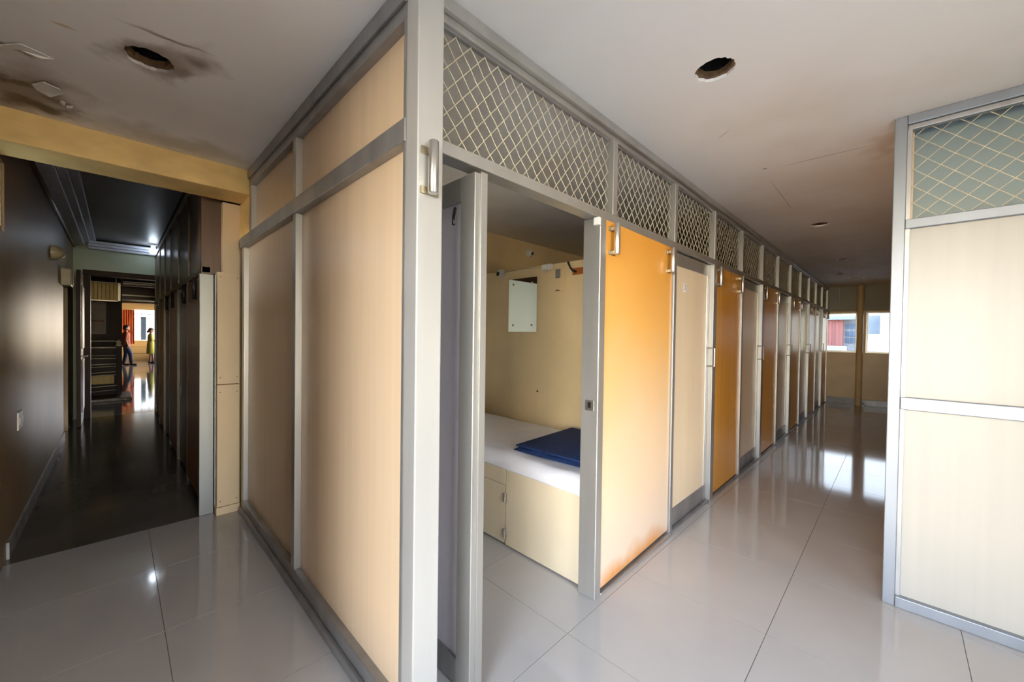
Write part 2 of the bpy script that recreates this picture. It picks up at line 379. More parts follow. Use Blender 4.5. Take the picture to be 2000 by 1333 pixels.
def flake(pts, lb):
    b = MB(); n = len(pts); z = H-0.003
    rnd = random.Random(len(lb))
    lo = [(x, y, z-rnd.uniform(.004, .014)) for x, y in pts]; hi = [(x, y, a[2]+.0035) for (x, y), a in zip(pts, lo)]
    b.quad(*lo); b.quad(*hi[::-1])
    for k in range(n): b.quad(lo[k], lo[(k+1) % n], hi[(k+1) % n], hi[k])
    tag(b.build('paint_flake', 'flake'), lb, 'paint flake', 'peeling paint on the stained ceiling')
flake([(-2.889, -0.275), (-2.807, -0.233), (-2.83, -0.184), (-2.89, -0.181), (-2.96, -0.225), (-2.929, -0.266)], 'largest white flake of peeling ceiling paint beside the brown stain')
flake([(-2.981, -0.193), (-2.995, -0.178), (-3.033, -0.183), (-3.02, -0.201)], 'small white paint flake on the brown ceiling stain')
flake([(-3.018, -0.176), (-3.014, -0.153), (-3.047, -0.16), (-3.046, -0.177)], 'tiny white paint flake at the edge of the ceiling stain nearest the wall beam')
flake([(-2.571, -0.325), (-2.511, -0.267), (-2.525, -0.223), (-2.553, -0.184), (-2.564, -0.219), (-2.57, -0.273), (-2.594, -0.328)], 'long curled strip of loose paint on the ceiling before the brown stain')

# ------------------------------------------------------------------ outer walls behind and beside the camera
wb = empty('wall_passage', (-2.7, -0.54, 0), 'painted wall along the passage with a small louvred ventilator', 'wall', kind=S)
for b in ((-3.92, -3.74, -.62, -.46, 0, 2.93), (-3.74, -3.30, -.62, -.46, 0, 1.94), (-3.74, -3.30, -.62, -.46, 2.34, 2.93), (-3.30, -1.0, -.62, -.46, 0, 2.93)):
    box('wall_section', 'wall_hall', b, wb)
wk = empty('wall_back', (1.5, -3.3, 0), 'plain wall with a wide window behind the open area', 'wall', kind=S)
for b in ((-1.16, -1.0, -1.36, -.62, 0, 2.93), (-1.0, -0.6, -1.36, -1.20, 0, 2.93), (-0.6, 1.2, -1.36, -1.20, 0, .15), (-0.6, 1.2, -1.36, -1.20, 2.35, 2.93), (1.2, 2.76, -1.36, -1.20, 0, 2.93)):
    box('wall_section', 'wall_plain', b, wk)
wr = empty('wall_right', (2.68, .8, 0), 'plain side wall with a window beside the open area', 'wall', kind=S)
for b in ((2.6, 2.76, -1.2, -0.3, 0, 2.93), (2.6, 2.76, -0.3, 1.1, 0, .2), (2.6, 2.76, -0.3, 1.1, 2.3, 2.93), (2.6, 2.76, 1.1, 4.46, 0, 2.93)):
    box('wall_section', 'wall_plain', b, wr)
def window_frame(name, rect, axis, v, label, n=3, t=0.05, glz='glass'):
    # rect (a0,a1,z0,z1) in the wall plane, axis 'x': wall along x at y=v, axis 'y': wall along y at x=v
    a0, a1, z0, z1 = rect
    B = (lambda p, q, r, s_: (p, q, v-t/2, v+t/2, r, s_)) if axis == 'x' else (lambda p, q, r, s_: (v-t/2, v+t/2, p, q, r, s_))
    c = ((a0+a1)/2, v, z0) if axis == 'x' else (v, (a0+a1)/2, z0)
    w_ = empty(name, c, label, 'window', kind=S)
    f = 0.035
    box('frame_rail', 'alu', B(a0, a1, z0, z0+f), w_, .003); box('frame_rail', 'alu', B(a0, a1, z1-f, z1), w_, .003)
    for k in range(n+1):
        p = a0 + (a1-a0-f)*k/n
        box('frame_stile', 'alu', B(p, p+f, z0+f, z1-f), w_, .003)
    if glz:
        for k in range(n):
            p = a0 + (a1-a0-f)*k/n + f; q = a0 + (a1-a0-f)*(k+1)/n
            B2 = (p, q, v-.003, v+.003, z0+f, z1-f) if axis == 'x' else (v-.003, v+.003, p, q, z0+f, z1-f)
            box('pane', glz, B2, w_)
    return w_
window_frame('window_6', (-0.3, 1.1, 0.2, 2.3), 'y', 2.7, 'aluminium window in the side wall beside the open area', 2)
window_frame('window_1', (-0.6, 1.2, 0.15, 2.35), 'x', -1.3, 'tall aluminium window behind the open tiled area', 3)
lv = empty('window_2', (-3.52, -0.54, 1.94), 'small louvred ventilator window at the near end of the hall wall', 'window', kind=S)
for b in ((-3.74,-3.30,-.57,-.47,1.94,1.97),(-3.74,-3.30,-.57,-.47,2.31,2.34),(-3.74,-3.71,-.57,-.47,1.97,2.31),(-3.33,-3.30,-.57,-.47,1.97,2.31)): box('frame_bar', 'old_plastic', b, lv, .003)
for k in range(6):
    z = 1.985+.053*k
    MB().quad((-3.71,-.50,z),(-3.33,-.50,z),(-3.33,-.545,z+.045),(-3.71,-.545,z+.045)).quad((-3.71,-.503,z-.004),(-3.33,-.503,z-.004),(-3.33,-.548,z+.041),(-3.71,-.548,z+.041)).build('glass_louvre', 'louvre_glass', lv)

# ------------------------------------------------------------------ hall shell (left)
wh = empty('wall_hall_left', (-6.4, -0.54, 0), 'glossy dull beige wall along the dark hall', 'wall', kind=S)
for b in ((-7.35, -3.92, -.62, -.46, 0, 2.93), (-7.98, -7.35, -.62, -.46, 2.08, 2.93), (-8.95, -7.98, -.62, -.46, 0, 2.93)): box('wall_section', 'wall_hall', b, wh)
box('doorway_recess', 'wall_green', (-7.98, -7.35, -0.95, -.93, 0, 2.1), wh)
box('doorway_recess', 'wall_green', (-8.0, -7.98, -0.95, -.62, 0, 2.1), wh); box('doorway_recess', 'wall_green', (-7.35, -7.33, -0.95, -.62, 0, 2.1), wh)
box('doorway_recess', 'wall_green', (-8.0, -7.33, -0.95, -.62, 2.08, 2.1), wh)
tag(box('baseboard_hall', 'marble', (-7.35, -3.74, -.46, -.448, 0, .10)), 'dark skirting strip along the beige hall wall', 'baseboard', kind=S)
tag(box('wall_lobby_near', 'dark_wood', (-9.05, -8.97, -2.7, -.62, 0, 2.93)), 'dark lobby wall beside the hall doorway and stair', 'wall', kind=S)
tag(box('wall_lobby_front', 'dark_wood', (-9.05, -8.97, 1.2, 3.1, 0, 2.93)), 'dark lobby wall on the window side of the hall doorway', 'wall', kind=S)
we = empty('wall_hall_end', (-8.99, 0.2, 0), 'pale green end wall of the hall around the dark doorway', 'wall', kind=S)
for b in ((-9.05, -8.93, -.62, -.30, 0, 2.76), (-9.05, -8.93, .56, 1.2, 0, 2.76), (-9.05, -8.93, -.30, .56, 2.28, 2.76)): box('wall_section', 'wall_green', b, we)
dfm = empty('trim_1', (-8.95, .13, 0), 'dark brown wooden frame of the hall doorway', 'door frame', kind=S)
box('jamb', 'dark_wood', (-9.07, -8.89, -.36, -.28, 0, 2.22), dfm, .004); box('jamb', 'dark_wood', (-9.07, -8.89, .515, .58, 0, 2.22), dfm, .004)
box('head', 'dark_wood', (-9.07, -8.89, -.36, .58, 2.22, 2.30), dfm, .004)
dl = empty('door_1', (-8.46, -.33, 0), 'dark wooden door standing open against the hall wall', 'door', kind=S)
box('leaf', 'dark_wood', (-8.88, -8.06, -.385, -.345, .01, 2.2), dl, .004)
for z0, z1 in ((.2, .95), (1.1, 2.0)): box('raised_panel', 'brown_wood', (-8.74, -8.20, -.345, -.335, z0, z1), dl, .006)
MB().tube([(-8.13,-.345,1.0),(-8.13,-.29,1.0),(-8.25,-.29,1.0)], .009, 8).build('lever_handle', 'pale_metal', dl, smooth=True)
cm = MB()
for k in range(3):
    d_ = .05*k
    cm.box(-8.93, -3.62, -.46, -.34+d_*1.2, 2.66+.034*k, 2.70+.034*k)
tag(cm.build('trim_2', 'crown', bevel=.006), 'pale stepped crown moulding over the hall wall', 'crown moulding', kind=S)
cm = MB()
for k in range(3): cm.box(-8.93, -8.83+.06*k, -.30, 1.0, 2.62+.034*k, 2.655+.036*k)
tag(cm.build('trim_3', 'crown', bevel=.006), 'pale ribbed crown moulding over the hall end doorway', 'crown moulding', kind=S)
tag(MB().tube([(-8.9,-.445,2.635),(-3.7,-.445,2.635)], .013, 8).build('wall_conduit', 'hall_panel', smooth=True), 'thin dark conduit under the crown moulding of the hall wall', 'conduit')
bm_ = box('ceiling_beam', 'beam_paint', (-3.60, -3.305, -.46, 1.2, 2.35, 2.93), None, .006); tag(bm_, 'yellow painted beam with chipped edge across the hall entrance', 'beam', kind=S)
col = empty('column', (-3.62, .60, 0), 'cream boarded column between the hall jamb and the side facade', 'column', kind=S)
box('lower_board', 'column_paint', (-3.66, -3.585, .525, .664, .06, .975), col, .003); box('upper_board', 'column_paint', (-3.66, -3.585, .525, .664, .98, 1.815), col, .003)
box('plinth', 'column_paint', (-3.66, -3.575, .52, .668, 0, .058), col, .004)
box('shaft', 'column_paint', (-3.80, -3.64, .565, .70, 0, 2.35), col); box('shaft_return', 'beam_paint', (-3.64, -3.29, .672, .72, 2.085, 2.35), col)
for z in (.92, 1.03, 1.78, .10):
    for y in (.545, .648): MB().lathe((-3.584, y, z), [(.0035, -.002), (.0035, .002), (.0005, .0025)], 8, 'x').build('nail_head', 'rust', col)
# hall cabin partition
hp = empty('hall_partition', (-6.3, .5, 0), 'dark boarded cabin partition along the hall with mullions and pale top strip', 'partition', kind=S)
box('jamb_post', 'alu_pale', (-3.72, -3.66, .43, .515, 0, 1.80), hp, .003); box('jamb_post', 'alu_dark', (-3.70, -3.65, .519, .53, 0, 1.80), hp, .002)
xs = [-3.80-.83*k for k in range(7)]; xs[-1] = -8.9
for k in range(6):
    a, b = xs[k+1], xs[k]
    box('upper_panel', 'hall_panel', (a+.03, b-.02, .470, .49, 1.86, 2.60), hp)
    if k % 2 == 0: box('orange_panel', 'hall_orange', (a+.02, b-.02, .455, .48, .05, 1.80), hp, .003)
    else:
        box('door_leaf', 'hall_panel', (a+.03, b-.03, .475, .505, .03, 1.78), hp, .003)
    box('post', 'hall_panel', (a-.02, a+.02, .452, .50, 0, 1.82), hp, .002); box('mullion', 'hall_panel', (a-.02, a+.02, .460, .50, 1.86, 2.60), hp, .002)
    if k < 4:
        for xx in ((a+.08), (b-.08)) if k % 2 == 0 else ():
            MB().tube([(xx, .425, 1.62), (xx, .425, 1.79)], .014, 8).build('tube_handle', 'black', hp, smooth=True)
box('lintel', 'hall_panel', (-8.9, -3.70, .45, .50, 1.815, 1.86), hp, .002); box('top_strip', 'alu', (-8.9, -3.70, .45, .50, 2.60, 2.64), hp, .002)
box('end_board', 'brown_wood', (-3.74, -3.70, .445, .60, 1.80, 2.60), hp, .002); box('upper_board', 'hall_panel', (-4.0, -3.74, .452, .47, 1.86, 2.60), hp, .002); box('infill', 'slab', (-8.9, -3.7, .47, .5, 2.64, 2.76), hp)
tag(box('wall_hall_right', 'slab', (-8.95, -3.40, 1.20, 1.28, 0, 2.93)), 'dark inner wall behind the hall cabins', 'wall', kind=S)
# lamp
lp = empty('ceiling_lamp', (-8.55, .42, 2.62), 'lit white bulb on the hall ceiling near the end doorway', 'lamp')
MB().lathe((-8.55,.42,2.62), [(.055,.14),(.055,.125),(.03,.12),(.03,.075),(.001,.075)], 20).build('lamp_holder', 'white_plastic', lp, smooth=True)
MB().lathe((-8.55,.42,2.62), [(.022,.08),(.03,.06),(.048,.035),(.05,.015),(.035,-.01),(.001,-.018)], 20).build('bulb', 'bulb', lp, smooth=True)
# wall fittings
sp = empty('switch_plate', (-4.2, -.455, .70), 'pale switch plate low on the glossy hall wall', 'switch'); box('plate', 'white_plastic', (-4.28,-4.12,-.462,-.452,.70,.82), sp, .004)
for k in range(2): box('rocker', 'white_plastic', (-4.26+.07*k,-4.205+.07*k,-.452,-.447,.735,.785), sp, .002)
wl = empty('wall_light', (-6.1, -.46, 2.11), 'small round wall fitting high on the hall wall', 'wall light')
MB().lathe((-6.1,-.46,2.15), [(.075,0),(.075,.03),(.06,.06),(.03,.09),(.001,.095)], 20, 'y').build('dome', 'old_plastic', wl, smooth=True)
db = empty('door_closer_box', (-7.2, -.43, 1.88), 'boxy brown fitting beside the hall recess', 'box'); box('body', 'old_plastic', (-7.35,-7.05,-.462,-.38,1.90,2.10), db, .006); box('cover', 'wall_hall', (-7.34,-7.2,-.38,-.372,1.92,2.08), db, .003)

# ------------------------------------------------------------------ side facade (left face of the cabin block)
fc = empty('side_facade', (-2.3, .69, 0), 'tall cream panelled side facade in aluminium framing beside the passage', 'partition', kind=S)
FB, PB = (Y0, Y0+.05), (Y0+.032, Y0+.050)
def fx(n, m, x0, x1, z0, z1, yb=FB, bv=.003): return box(n, m, (x0, x1, yb[0], yb[1], z0, z1), fc, bv)
fx('bottom_rail', 'alu_dark', -3.52, -1.155, 0, .105); fx('bottom_strip', 'alu_dark', -3.53, -1.15, 0, .045, (Y0-.015, Y0))
fx('mid_rail', 'alu_dark', -3.56, -1.155, 2.005, 2.082, (Y0-.006, Y0+.05)); fx('top_rail', 'alu_dark', -3.29, -1.155, 2.405, H)
fx('ceiling_strip', 'alu_dark', -3.29, -1.155, 2.455, H, (Y0-.012, Y0))
for x in (-3.52, -2.325): fx('stile', 'alu', x, x+.055, .105, 2.005)
for x in (-3.29, -2.325): fx('stile', 'alu', x, x+.055, 2.082, 2.405)
fx('stile', 'alu_dark', -1.175, -1.155, .105, 2.405)
fx('cream_panel', 'cream', -3.465, -2.325, .105, 2.005, PB, 0); fx('cream_panel', 'cream', -2.27, -1.175, .105, 2.005, PB, 0)
fx('cream_panel', 'cream', -3.235, -2.325, 2.082, 2.405, PB, 0); fx('cream_panel', 'cream', -2.27, -1.175, 2.082, 2.405, PB, 0)

for x0, x1 in ((-3.25, -2.32), (-2.27, -1.18)): fx('inner_board', 'inner_white', x0, x1, .02, 2.50, (Y0+.052, Y0+.062), 0)
# ------------------------------------------------------------------ cabin row along the corridor
row = empty('cabin_row', (X0, 5.9, 0), 'long aluminium cabin front with orange panels and wire mesh along the corridor', 'partition', kind=S)
XF, XB = X0+.012, X0-.04
def rx(n, m, y0, y1, z0, z1, x=(XB, XF), bv=.003): return box(n, m, (x[0], x[1], y0, y1, z0, z1), row, bv)
box('corner_post', 'alu_bright', (-1.155, -1.085, Y0, .762, 0, H), row, .004)
rx('top_rail', 'alu', .762, 11.0, 2.475, H, (XB-.01, XF+.006)); rx('top_rail_inner', 'alu', .762, 11.0, 2.445, 2.475, (XB, XF-.014))
rx('lintel', 'alu', .762, 11.0, 1.99, LT, (XB-.02, XF))
rx('floor_strip', 'alu', 1.80, 2.72, 0, .014, (X0-.01, X0+.032)); rx('floor_strip', 'alu_dark', 2.72, 11.0, 0, .014, (X0-.01, X0+.018))
for k in range(1, 13): rx('mullion', 'alu', ST[k]-.022, ST[k]+.022, LT, 2.445)
def mesh_bay(y0, y1, z0, z1, pw=.069, ph=.0795, r=.002, org=None, ax='y', x=0.0):
    b = MB(); w_, h_ = y1-y0, z1-z0; s_ = ph/pw
    n0 = int(w_/pw)+2; m0 = int(h_/ph)+2
    def put(u, v, d):
        return (x+d, y0+u, z0+v) if ax == 'y' else (y0+u, x+d, z0+v)
    for sg in (1, -1):
        for k in range(-m0-1, n0+m0+2):
            c = (k+.3)*pw
            pts = []
            # line u = c + sg*(v/s_)
            steps = int(h_/(ph/2))+3
            for q in range(-1, steps):
                v = (q+.5)*ph/2 - ph*.15; pts.append((c + sg*v/s_, v, .0016*(1 if (q+k) % 2 else -1)*sg))
            # clip
            run = []
            def flush():
                if len(run) > 1: b.tube([put(*p) for p in run], r, 5, False)
            dense = []
            for i in range(len(pts)-1):
                for f_ in (0, .25, .5, .75):
                    p, q2 = pts[i], pts[i+1]; dense.append(tuple(p[j]+(q2[j]-p[j])*f_ for j in range(3)))
            dense.append(pts[-1])
            ins = [p for p in dense if -.001 <= p[0] <= w_+.001 and -.001 <= p[1] <= h_+.001]
            if len(ins) > 1:
                keep = [ins[0]] + [p for i, p in enumerate(ins[1:-1]) if i % 2 == 1] + [ins[-1]]
                b.tube([put(*p) for p in keep], r, 5, False)
    return b
mesh_bay(.762, ST[1]-.022, LT, 2.445, x=X0-.022).build('wire_mesh', 'wire', row, smooth=True)['kind'] = 'stuff'
m1 = None
for k in range(1, 12):
    a, b = ST[k]+.022, ST[k+1]-.022
    if m1 is None: m1 = mesh_bay(a, b, LT, 2.445, x=X0-.022).build('wire_mesh', 'wire', row, smooth=True); m1['kind'] = 'stuff'
    else: share('wire_mesh', m1, (WORLD[m1.name].x, (a+b)/2, WORLD[m1.name].z), row)['kind'] = 'stuff'
for k in range(12):
    a = .762 if k == 0 else ST[k]+.022
    rx('mesh_edge_strip', 'alu_dark', a, ST[k+1]-.022, 2.435, 2.445, (X0-.03, X0-.014), 0)
# jamb of the open cabin
jp = box('jamb_post', 'alu', (-1.20, -1.095, 1.745, 1.80, 0, 1.99), row, .004)
sk = box('strike_plate', 'steel', (-1.17, -1.12, 1.7425, 1.745, .985, 1.04), row); box('latch_slot', 'black', (-1.155, -1.135, 1.7418, 1.7426, 1.0, 1.03), sk)
box('stop_block', 'white_plastic', (-1.125, -1.092, 1.722, 1.745, 1.945, 1.985), row, .003)
def tube_handle(y, x=X0, zc=1.90, hh=.083, so=.034):
    g_ = MB().tube([(x+so, y, zc-hh), (x+so, y, zc-hh+.003), (x+so, y, zc+hh-.003), (x+so, y, zc+hh)], [.014, .0165, .0165, .014], 16).build('tube_handle', 'steel', row)
    for p in g_.data.polygons:
        if len(p.vertices) == 4: p.use_smooth = True
    for z in (zc-hh*.86, zc+hh*.66):
        MB().box(x+.001, x+so-.012, y-.012, y+.012, z-.010, z+.010).build('bracket', 'bracket', g_, .002)
        MB().box(x+.001, x+.006, y-.032, y+.034, z-.012, z+.012).build('bracket_plate', 'bracket', g_, .001)
tube_handle(.708, -1.085, 1.905, so=.026)
# panels and doors
pa = MB(); pa.v = [Vector(p) for p in ((-1.104,1.80,.03),(-1.120,2.70,.03),(-1.140,2.70,.03),(-1.124,1.80,.03),(-1.104,1.80,1.99),(-1.120,2.70,1.99),(-1.140,2.70,1.99),(-1.124,1.80,1.99))]
pa.f = [(0,3,2,1),(4,5,6,7),(0,1,5,4),(1,2,6,5),(2,3,7,6),(3,0,4,7)]
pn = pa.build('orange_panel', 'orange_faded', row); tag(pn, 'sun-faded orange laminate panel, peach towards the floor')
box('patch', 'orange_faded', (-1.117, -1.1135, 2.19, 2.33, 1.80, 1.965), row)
tube_handle(1.868, -1.105, 1.895); tube_handle(2.625, -1.118, 1.895)
dn = ['cream cabin door numbered 2 with grey kick plate, closed beside the sun-faded panel', 'closed cream cabin door second along the corridor after the numbered one', 'closed cream cabin door third along the corridor after the numbered one', 'closed cream cabin door fourth along the corridor after the numbered one', 'closed cream cabin door nearest the end windows of the corridor']
for c in range(5):
    # door between ST[2+2c] and ST[3+2c]; panel after it
    a = ST[2+2*c]; b = ST[3+2*c]
    rx('door_post', 'alu_post', a-.03, a+.012, 0, 1.99, (XB, XF+.004))
    rx('door_post', 'alu_post', b-.062, b+.018, 0, 1.99, (XB, XF+.010))
    d = empty('door_%d' % (c+3), (X0-.02, (a+b)/2, 0), dn[c], 'door', kind=S)
    da, db_ = a+.016, b-.066; xd = (X0-.045, X0-.012)
    box('leaf_panel', 'door_cream', (xd[0]+.008, xd[1]-.006, da+.03, db_-.05, .14, 1.89), d)
    box('top_rail', 'alu', (*xd, da, db_, 1.89, 1.982), d, .003); box('kick_plate', 'alu_dark', (*xd, da, db_, .012, .14), d, .003)
    box('stile', 'alu', (*xd, db_-.05, db_, .14, 1.89), d, .003); box('stile', 'alu', (*xd, da, da+.03, .14, 1.89), d, .003)
    hd = MB().tube([(X0-.012, db_-.022, 1.14), (X0+.045, db_-.022, 1.14), (X0+.045, db_-.022, 1.29), (X0-.012, db_-.022, 1.29)], .006, 8).build('pull_handle', 'steel', d)
    if c == 0:
        stk = box('number_sticker', 'sticker', (X0-.0175, X0-.0165, 2.955, 3.005, 1.715, 1.778), d)
        fc_ = bpy.data.curves.new('door_number', 'FONT'); fc_.body = '2'; fc_.size = .052; fc_.align_x = 'CENTER'; fc_.align_y = 'CENTER'; fc_.extrude = .0002
        fo = bpy.data.objects.new('door_number', fc_); C.objects.link(fo); fc_.materials.append(MATS['sticker_ink'])
        place(fo, (X0-.0162, 2.983, 1.747), stk); fo.rotation_euler = (PI/2, 0, PI/2)
    pa_, pb_ = b+.018, (ST[4+2*c] if c < 4 else 11.0)-.03
    o = rx('orange_panel', 'orange', pa_, pb_, .025, 1.99, (X0-.02, X0), .002)
    tube_handle(pa_+.06, X0, 1.905); tube_handle(pb_-.06, X0, 1.905)
rx('end_post', 'alu', 10.97, 11.02, 0, 2.45)
# open door of the first cabin
od = empty('door_2', (-1.55, .955, 0), 'pale lilac cabin door in aluminium framing swung open into the first cabin', 'door', kind=S)
ya, yb = .925, .972
box('stile', 'alu', (-1.20, -1.115, ya, yb, .01, 1.975), od, .003); box('stile', 'alu', (-1.985, -1.90, ya, yb, .01, 1.975), od, .003)
box('top_rail', 'alu_dark', (-1.90, -1.20, ya, yb, 1.885, 1.975), od, .003); box('bottom_rail', 'alu_dark', (-1.90, -1.20, ya, yb, .01, .11), od, .003)
box('leaf_panel', 'lilac', (-1.90, -1.20, ya+.014, yb-.014, .11, 1.885), od)
box('edge_strip', 'alu', (-1.115, -1.109, ya+.026, yb+.010, .01, 1.98), od, .001)
MB().tube([(-1.232,.924,1.865),(-1.215,.905,1.825),(-1.20,.893,1.79)], .006, 8).build('coat_hook', 'black', od, smooth=True)

# ------------------------------------------------------------------ inside the first cabin
wd = box('wall_divider', 'wall_paint', (-3.27, -1.17, 2.65, 2.70, 0, 1.995)); tag(wd, 'yellow painted divider wall behind the bed of the open cabin', 'wall', kind=S)
tag(box('wall_cabin_back', 'wall_paint', (-3.40, -3.27, .72, YE, 0, 2.93)), 'yellow painted rear wall behind all the cabins', 'wall', kind=S)
for k in range(1, 5):
    y = 2.65+1.652*k; tag(box('wall_divider', 'wall_paint', (-3.27, -1.17, y, y+.05, 0, 1.995)), 'painted divider wall between the closed cabins behind the mesh, bay %s' % ('two', 'three', 'four', 'five')[k-1], 'wall', kind=S)
cbp = empty('wall_board', (-3.26, 1.7, 0), 'pale green board over the rear wall of the open cabin', 'wall', kind=S)
box('board', 'inner_white', (-3.269, -3.262, .75, 2.645, 0, 2.03), cbp); box('dark_strip', 'dark_wood', (-3.269, -3.262, .75, 2.30, 2.03, 2.25), cbp)
bed = empty('bed_base', (-2.2, 2.2, 0), 'cream painted box bed base with a hinged cupboard door in the open cabin', 'bed')
box('base_box', 'bed_paint', (-3.255, -1.17, 1.797, 2.645, .012, .50), bed); box('front_board', 'bed_paint', (-1.795, -1.165, 1.778, 1.797, .012, .50), bed, .002)
box('front_board', 'bed_paint', (-3.26, -1.80, 1.778, 1.797, .40, .50), bed, .002); box('front_board', 'bed_paint', (-3.26, -2.42, 1.778, 1.797, .012, .397), bed, .002)
box('toe_gap', 'black', (-3.26, -1.17, 1.80, 2.64, 0, .012), bed)  # black block standing in for the shade under the bed base
cd_ = box('cupboard_door', 'bed_paint', (-2.417, -1.80, 1.780, 1.797, .016, .396), bed, .002)
for z in (.285, .05):
    MB().box(-1.813, -1.783, 1.7745, 1.778, z, z+.062).build('hinge', 'steel', cd_, .0005); MB().tube([(-1.798,1.772,z),(-1.798,1.772,z+.062)], .004, 8).build('hinge_pin', 'steel', cd_)
# mattress with draped sheet
def soft_block(name, m, x0, x1, y0, y1, z0, z1, r, nx, ny, fn, parent=None):
    bm = bmesh.new()
    # top + sides grid as a cap, edges rounded
    b = MB(); us = [x0+(x1-x0)*i/nx for i in range(nx+1)]; vs = [y0+(y1-y0)*j/ny for j in range(ny+1)]
    def zt(x, y):
        d = min(x-x0, x1-x, y-y0, y1-y); k = max(0, min(1, d/r)); return z1 - r*.9*(1-math.sqrt(max(0, 1-(1-k)**2))) + fn(x, y)*k
    idx = {}
    for i, x in enumerate(us):
        for j, y in enumerate(vs): idx[i, j] = len(b.v); b.v.append(Vector((x, y, zt(x, y))))
    for i in range(nx):
        for j in range(ny): b.f.append((idx[i,j], idx[i+1,j], idx[i+1,j+1], idx[i,j+1]))
    loop = [(i,0) for i in range(nx)]+[(nx,j) for j in range(ny)]+[(i,ny) for i in range(nx,0,-1)]+[(0,j) for j in range(ny,0,-1)]
    prev = [idx[p] for p in loop]; L_ = 4
    for l in range(1, L_+1):
        cur = []
        for p in loop:
            v = b.v[idx[p]]; t = l/L_; wv = .006*math.sin(v.x*19+l*1.3)*math.sin(v.x*7.3) * (1 if p[1] == 0 else 0)
            cur.append(len(b.v)); b.v.append(Vector((v.x, v.y + wv*math.sin(PI*min(1, t*.9)), v.z+(z0-v.z)*t)))
        for k in range(len(loop)):
            n2 = (k+1) % len(loop); b.f.append((prev[n2], prev[k], cur[k], cur[n2]))
        prev = cur
    b.f.append(tuple(prev))
    bm.free()
    return b.build(name, m, parent, smooth=True)
wr_ = lambda x, y: .003*math.sin(x*11+y*5)+.002*math.sin(x*23-y*17)
mt = soft_block('mattress', 'sheet', -3.25, -1.17, 1.775, 2.64, .502, .595, .05, 70, 26, wr_); tag(mt, 'mattress in a white rumpled sheet on the cream bed base', 'mattress')
pl = soft_block('pillow', 'sheet', -3.18, -2.86, 1.98, 2.50, .601, .71, .12, 24, 30, lambda x, y: .006*math.sin(x*30+y*9)); tag(pl, 'white pillow at the head of the cabin bed', 'pillow')
bk = soft_block('folded_blanket', 'navy', -.34, .34, -.34, .36, .0, .022, .02, 26, 26, lambda x, y: .0025*math.sin(x*17+y*6))
bk2 = MB().box(-.335, .34, -.335, .355, .023, .036).build('upper_fold', 'navy', bk, .008, 3)
bk.location = (-1.515, 2.255, .6005); bk.rotation_euler = (0, 0, .055); WORLD[bk.name] = Vector((-1.515, 2.255, .6005))
tag(bk, 'folded navy blue blanket on the white bed sheet', 'blanket')
bk2.location = (0.0025, 0.01, .023)
# wall fittings in the cabin
mi = empty('wall_mirror', (-2.483, 2.645, 1.405), 'frameless rectangular mirror fixed to the yellow divider wall', 'mirror')
box('glass_sheet', 'mirror', (-2.66, -2.305, 2.643, 2.648, 1.408, 1.904), mi)
for x, z in ((-2.60, 1.47), (-2.365, 1.47), (-2.60, 1.855), (-2.365, 1.855)): MB().lathe((x, 2.643, z), [(.010, 0), (.009, -.004), (.001, -.006)], 12, 'y').build('mirror_screw', 'bracket', mi)
cx_ = empty('dome_socket', (-2.765, 2.62, 1.955), 'white round lamp socket with dark mouth on the divider wall', 'lamp socket')
MB().lathe((-2.765,2.65,1.975), [(.042,0),(.042,-.02),(.03,-.045),(.026,-.05),(.001,-.042)], 18, 'y').build('socket_body', 'white_plastic', cx_, smooth=True); MB().lathe((-2.772,2.599,1.968), [(.022,0),(.018,-.004),(.001,-.004)], 14, 'y').build('socket_mouth', 'black', cx_)
c2 = empty('wall_camera', (-3.24, 3.58, 2.37), 'small white round fitting on the rear wall above the divider', 'wall fitting')
MB().lathe((-3.27,3.58,2.39), [(.05,0),(.05,.02),(.035,.05),(.001,.055)], 18, 'x').build('body', 'white_plastic', c2, smooth=True); MB().lathe((-3.218,3.595,2.385), [(.02,0),(.016,.006),(.001,.006)], 12, 'x').build('lens', 'black', c2)
c3 = empty('junction_box', (-2.175, 2.63, 1.94), 'white box fitting high on the divider wall between mirror and switch', 'junction box'); box('body', 'white_plastic', (-2.225,-2.125,2.60,2.65,1.94,1.995), c3, .012, 3); box('lid', 'white_plastic', (-2.205,-2.145,2.592,2.60,1.95,1.985), c3, .004)
c4 = empty('switch_board', (-2.06, 2.645, 1.75), 'cream switch board with a grey switch above the bed', 'switch'); box('plate', 'wall_paint', (-2.125,-1.995,2.632,2.65,1.755,1.945), c4, .004); box('switch', 'alu_dark', (-2.085,-2.035,2.624,2.632,1.865,1.94), c4, .003); box('slot', 'rust', (-2.085,-2.045,2.630,2.633,1.757,1.767), c4)
hk = empty('hook_rail', (-1.72, 2.64, 1.87), 'brown wooden hook rail with a black hook on the divider wall', 'hook rail'); box('board', 'hook_wood', (-1.912,-1.48,2.628,2.65,1.878,1.932), hk, .003)
for x in (-1.875, -1.70, -1.53): MB().tube([(x,2.628,1.90),(x-.01,2.60,1.905),(x-.02,2.575,1.93),(x-.035,2.565,1.975)], [.011,.009,.008,.009], 8).build('hook', 'black', hk, smooth=True)
tag(MB().lathe((-2.286,2.65,.878), [(.012,0),(.009,-.006),(.004,-.012),(.001,-.018)], 3, 'y').build('wall_peg', 'rust'), 'small brown peg in the divider wall above the mattress', 'peg')
tag(MB().tube([(-2.72,2.645,1.985),(-2.45,2.645,1.99),(-2.22,2.645,1.975)], .004, 6).build('cable', 'old_plastic', smooth=True), 'thin cable along the top of the yellow divider wall', 'cable')
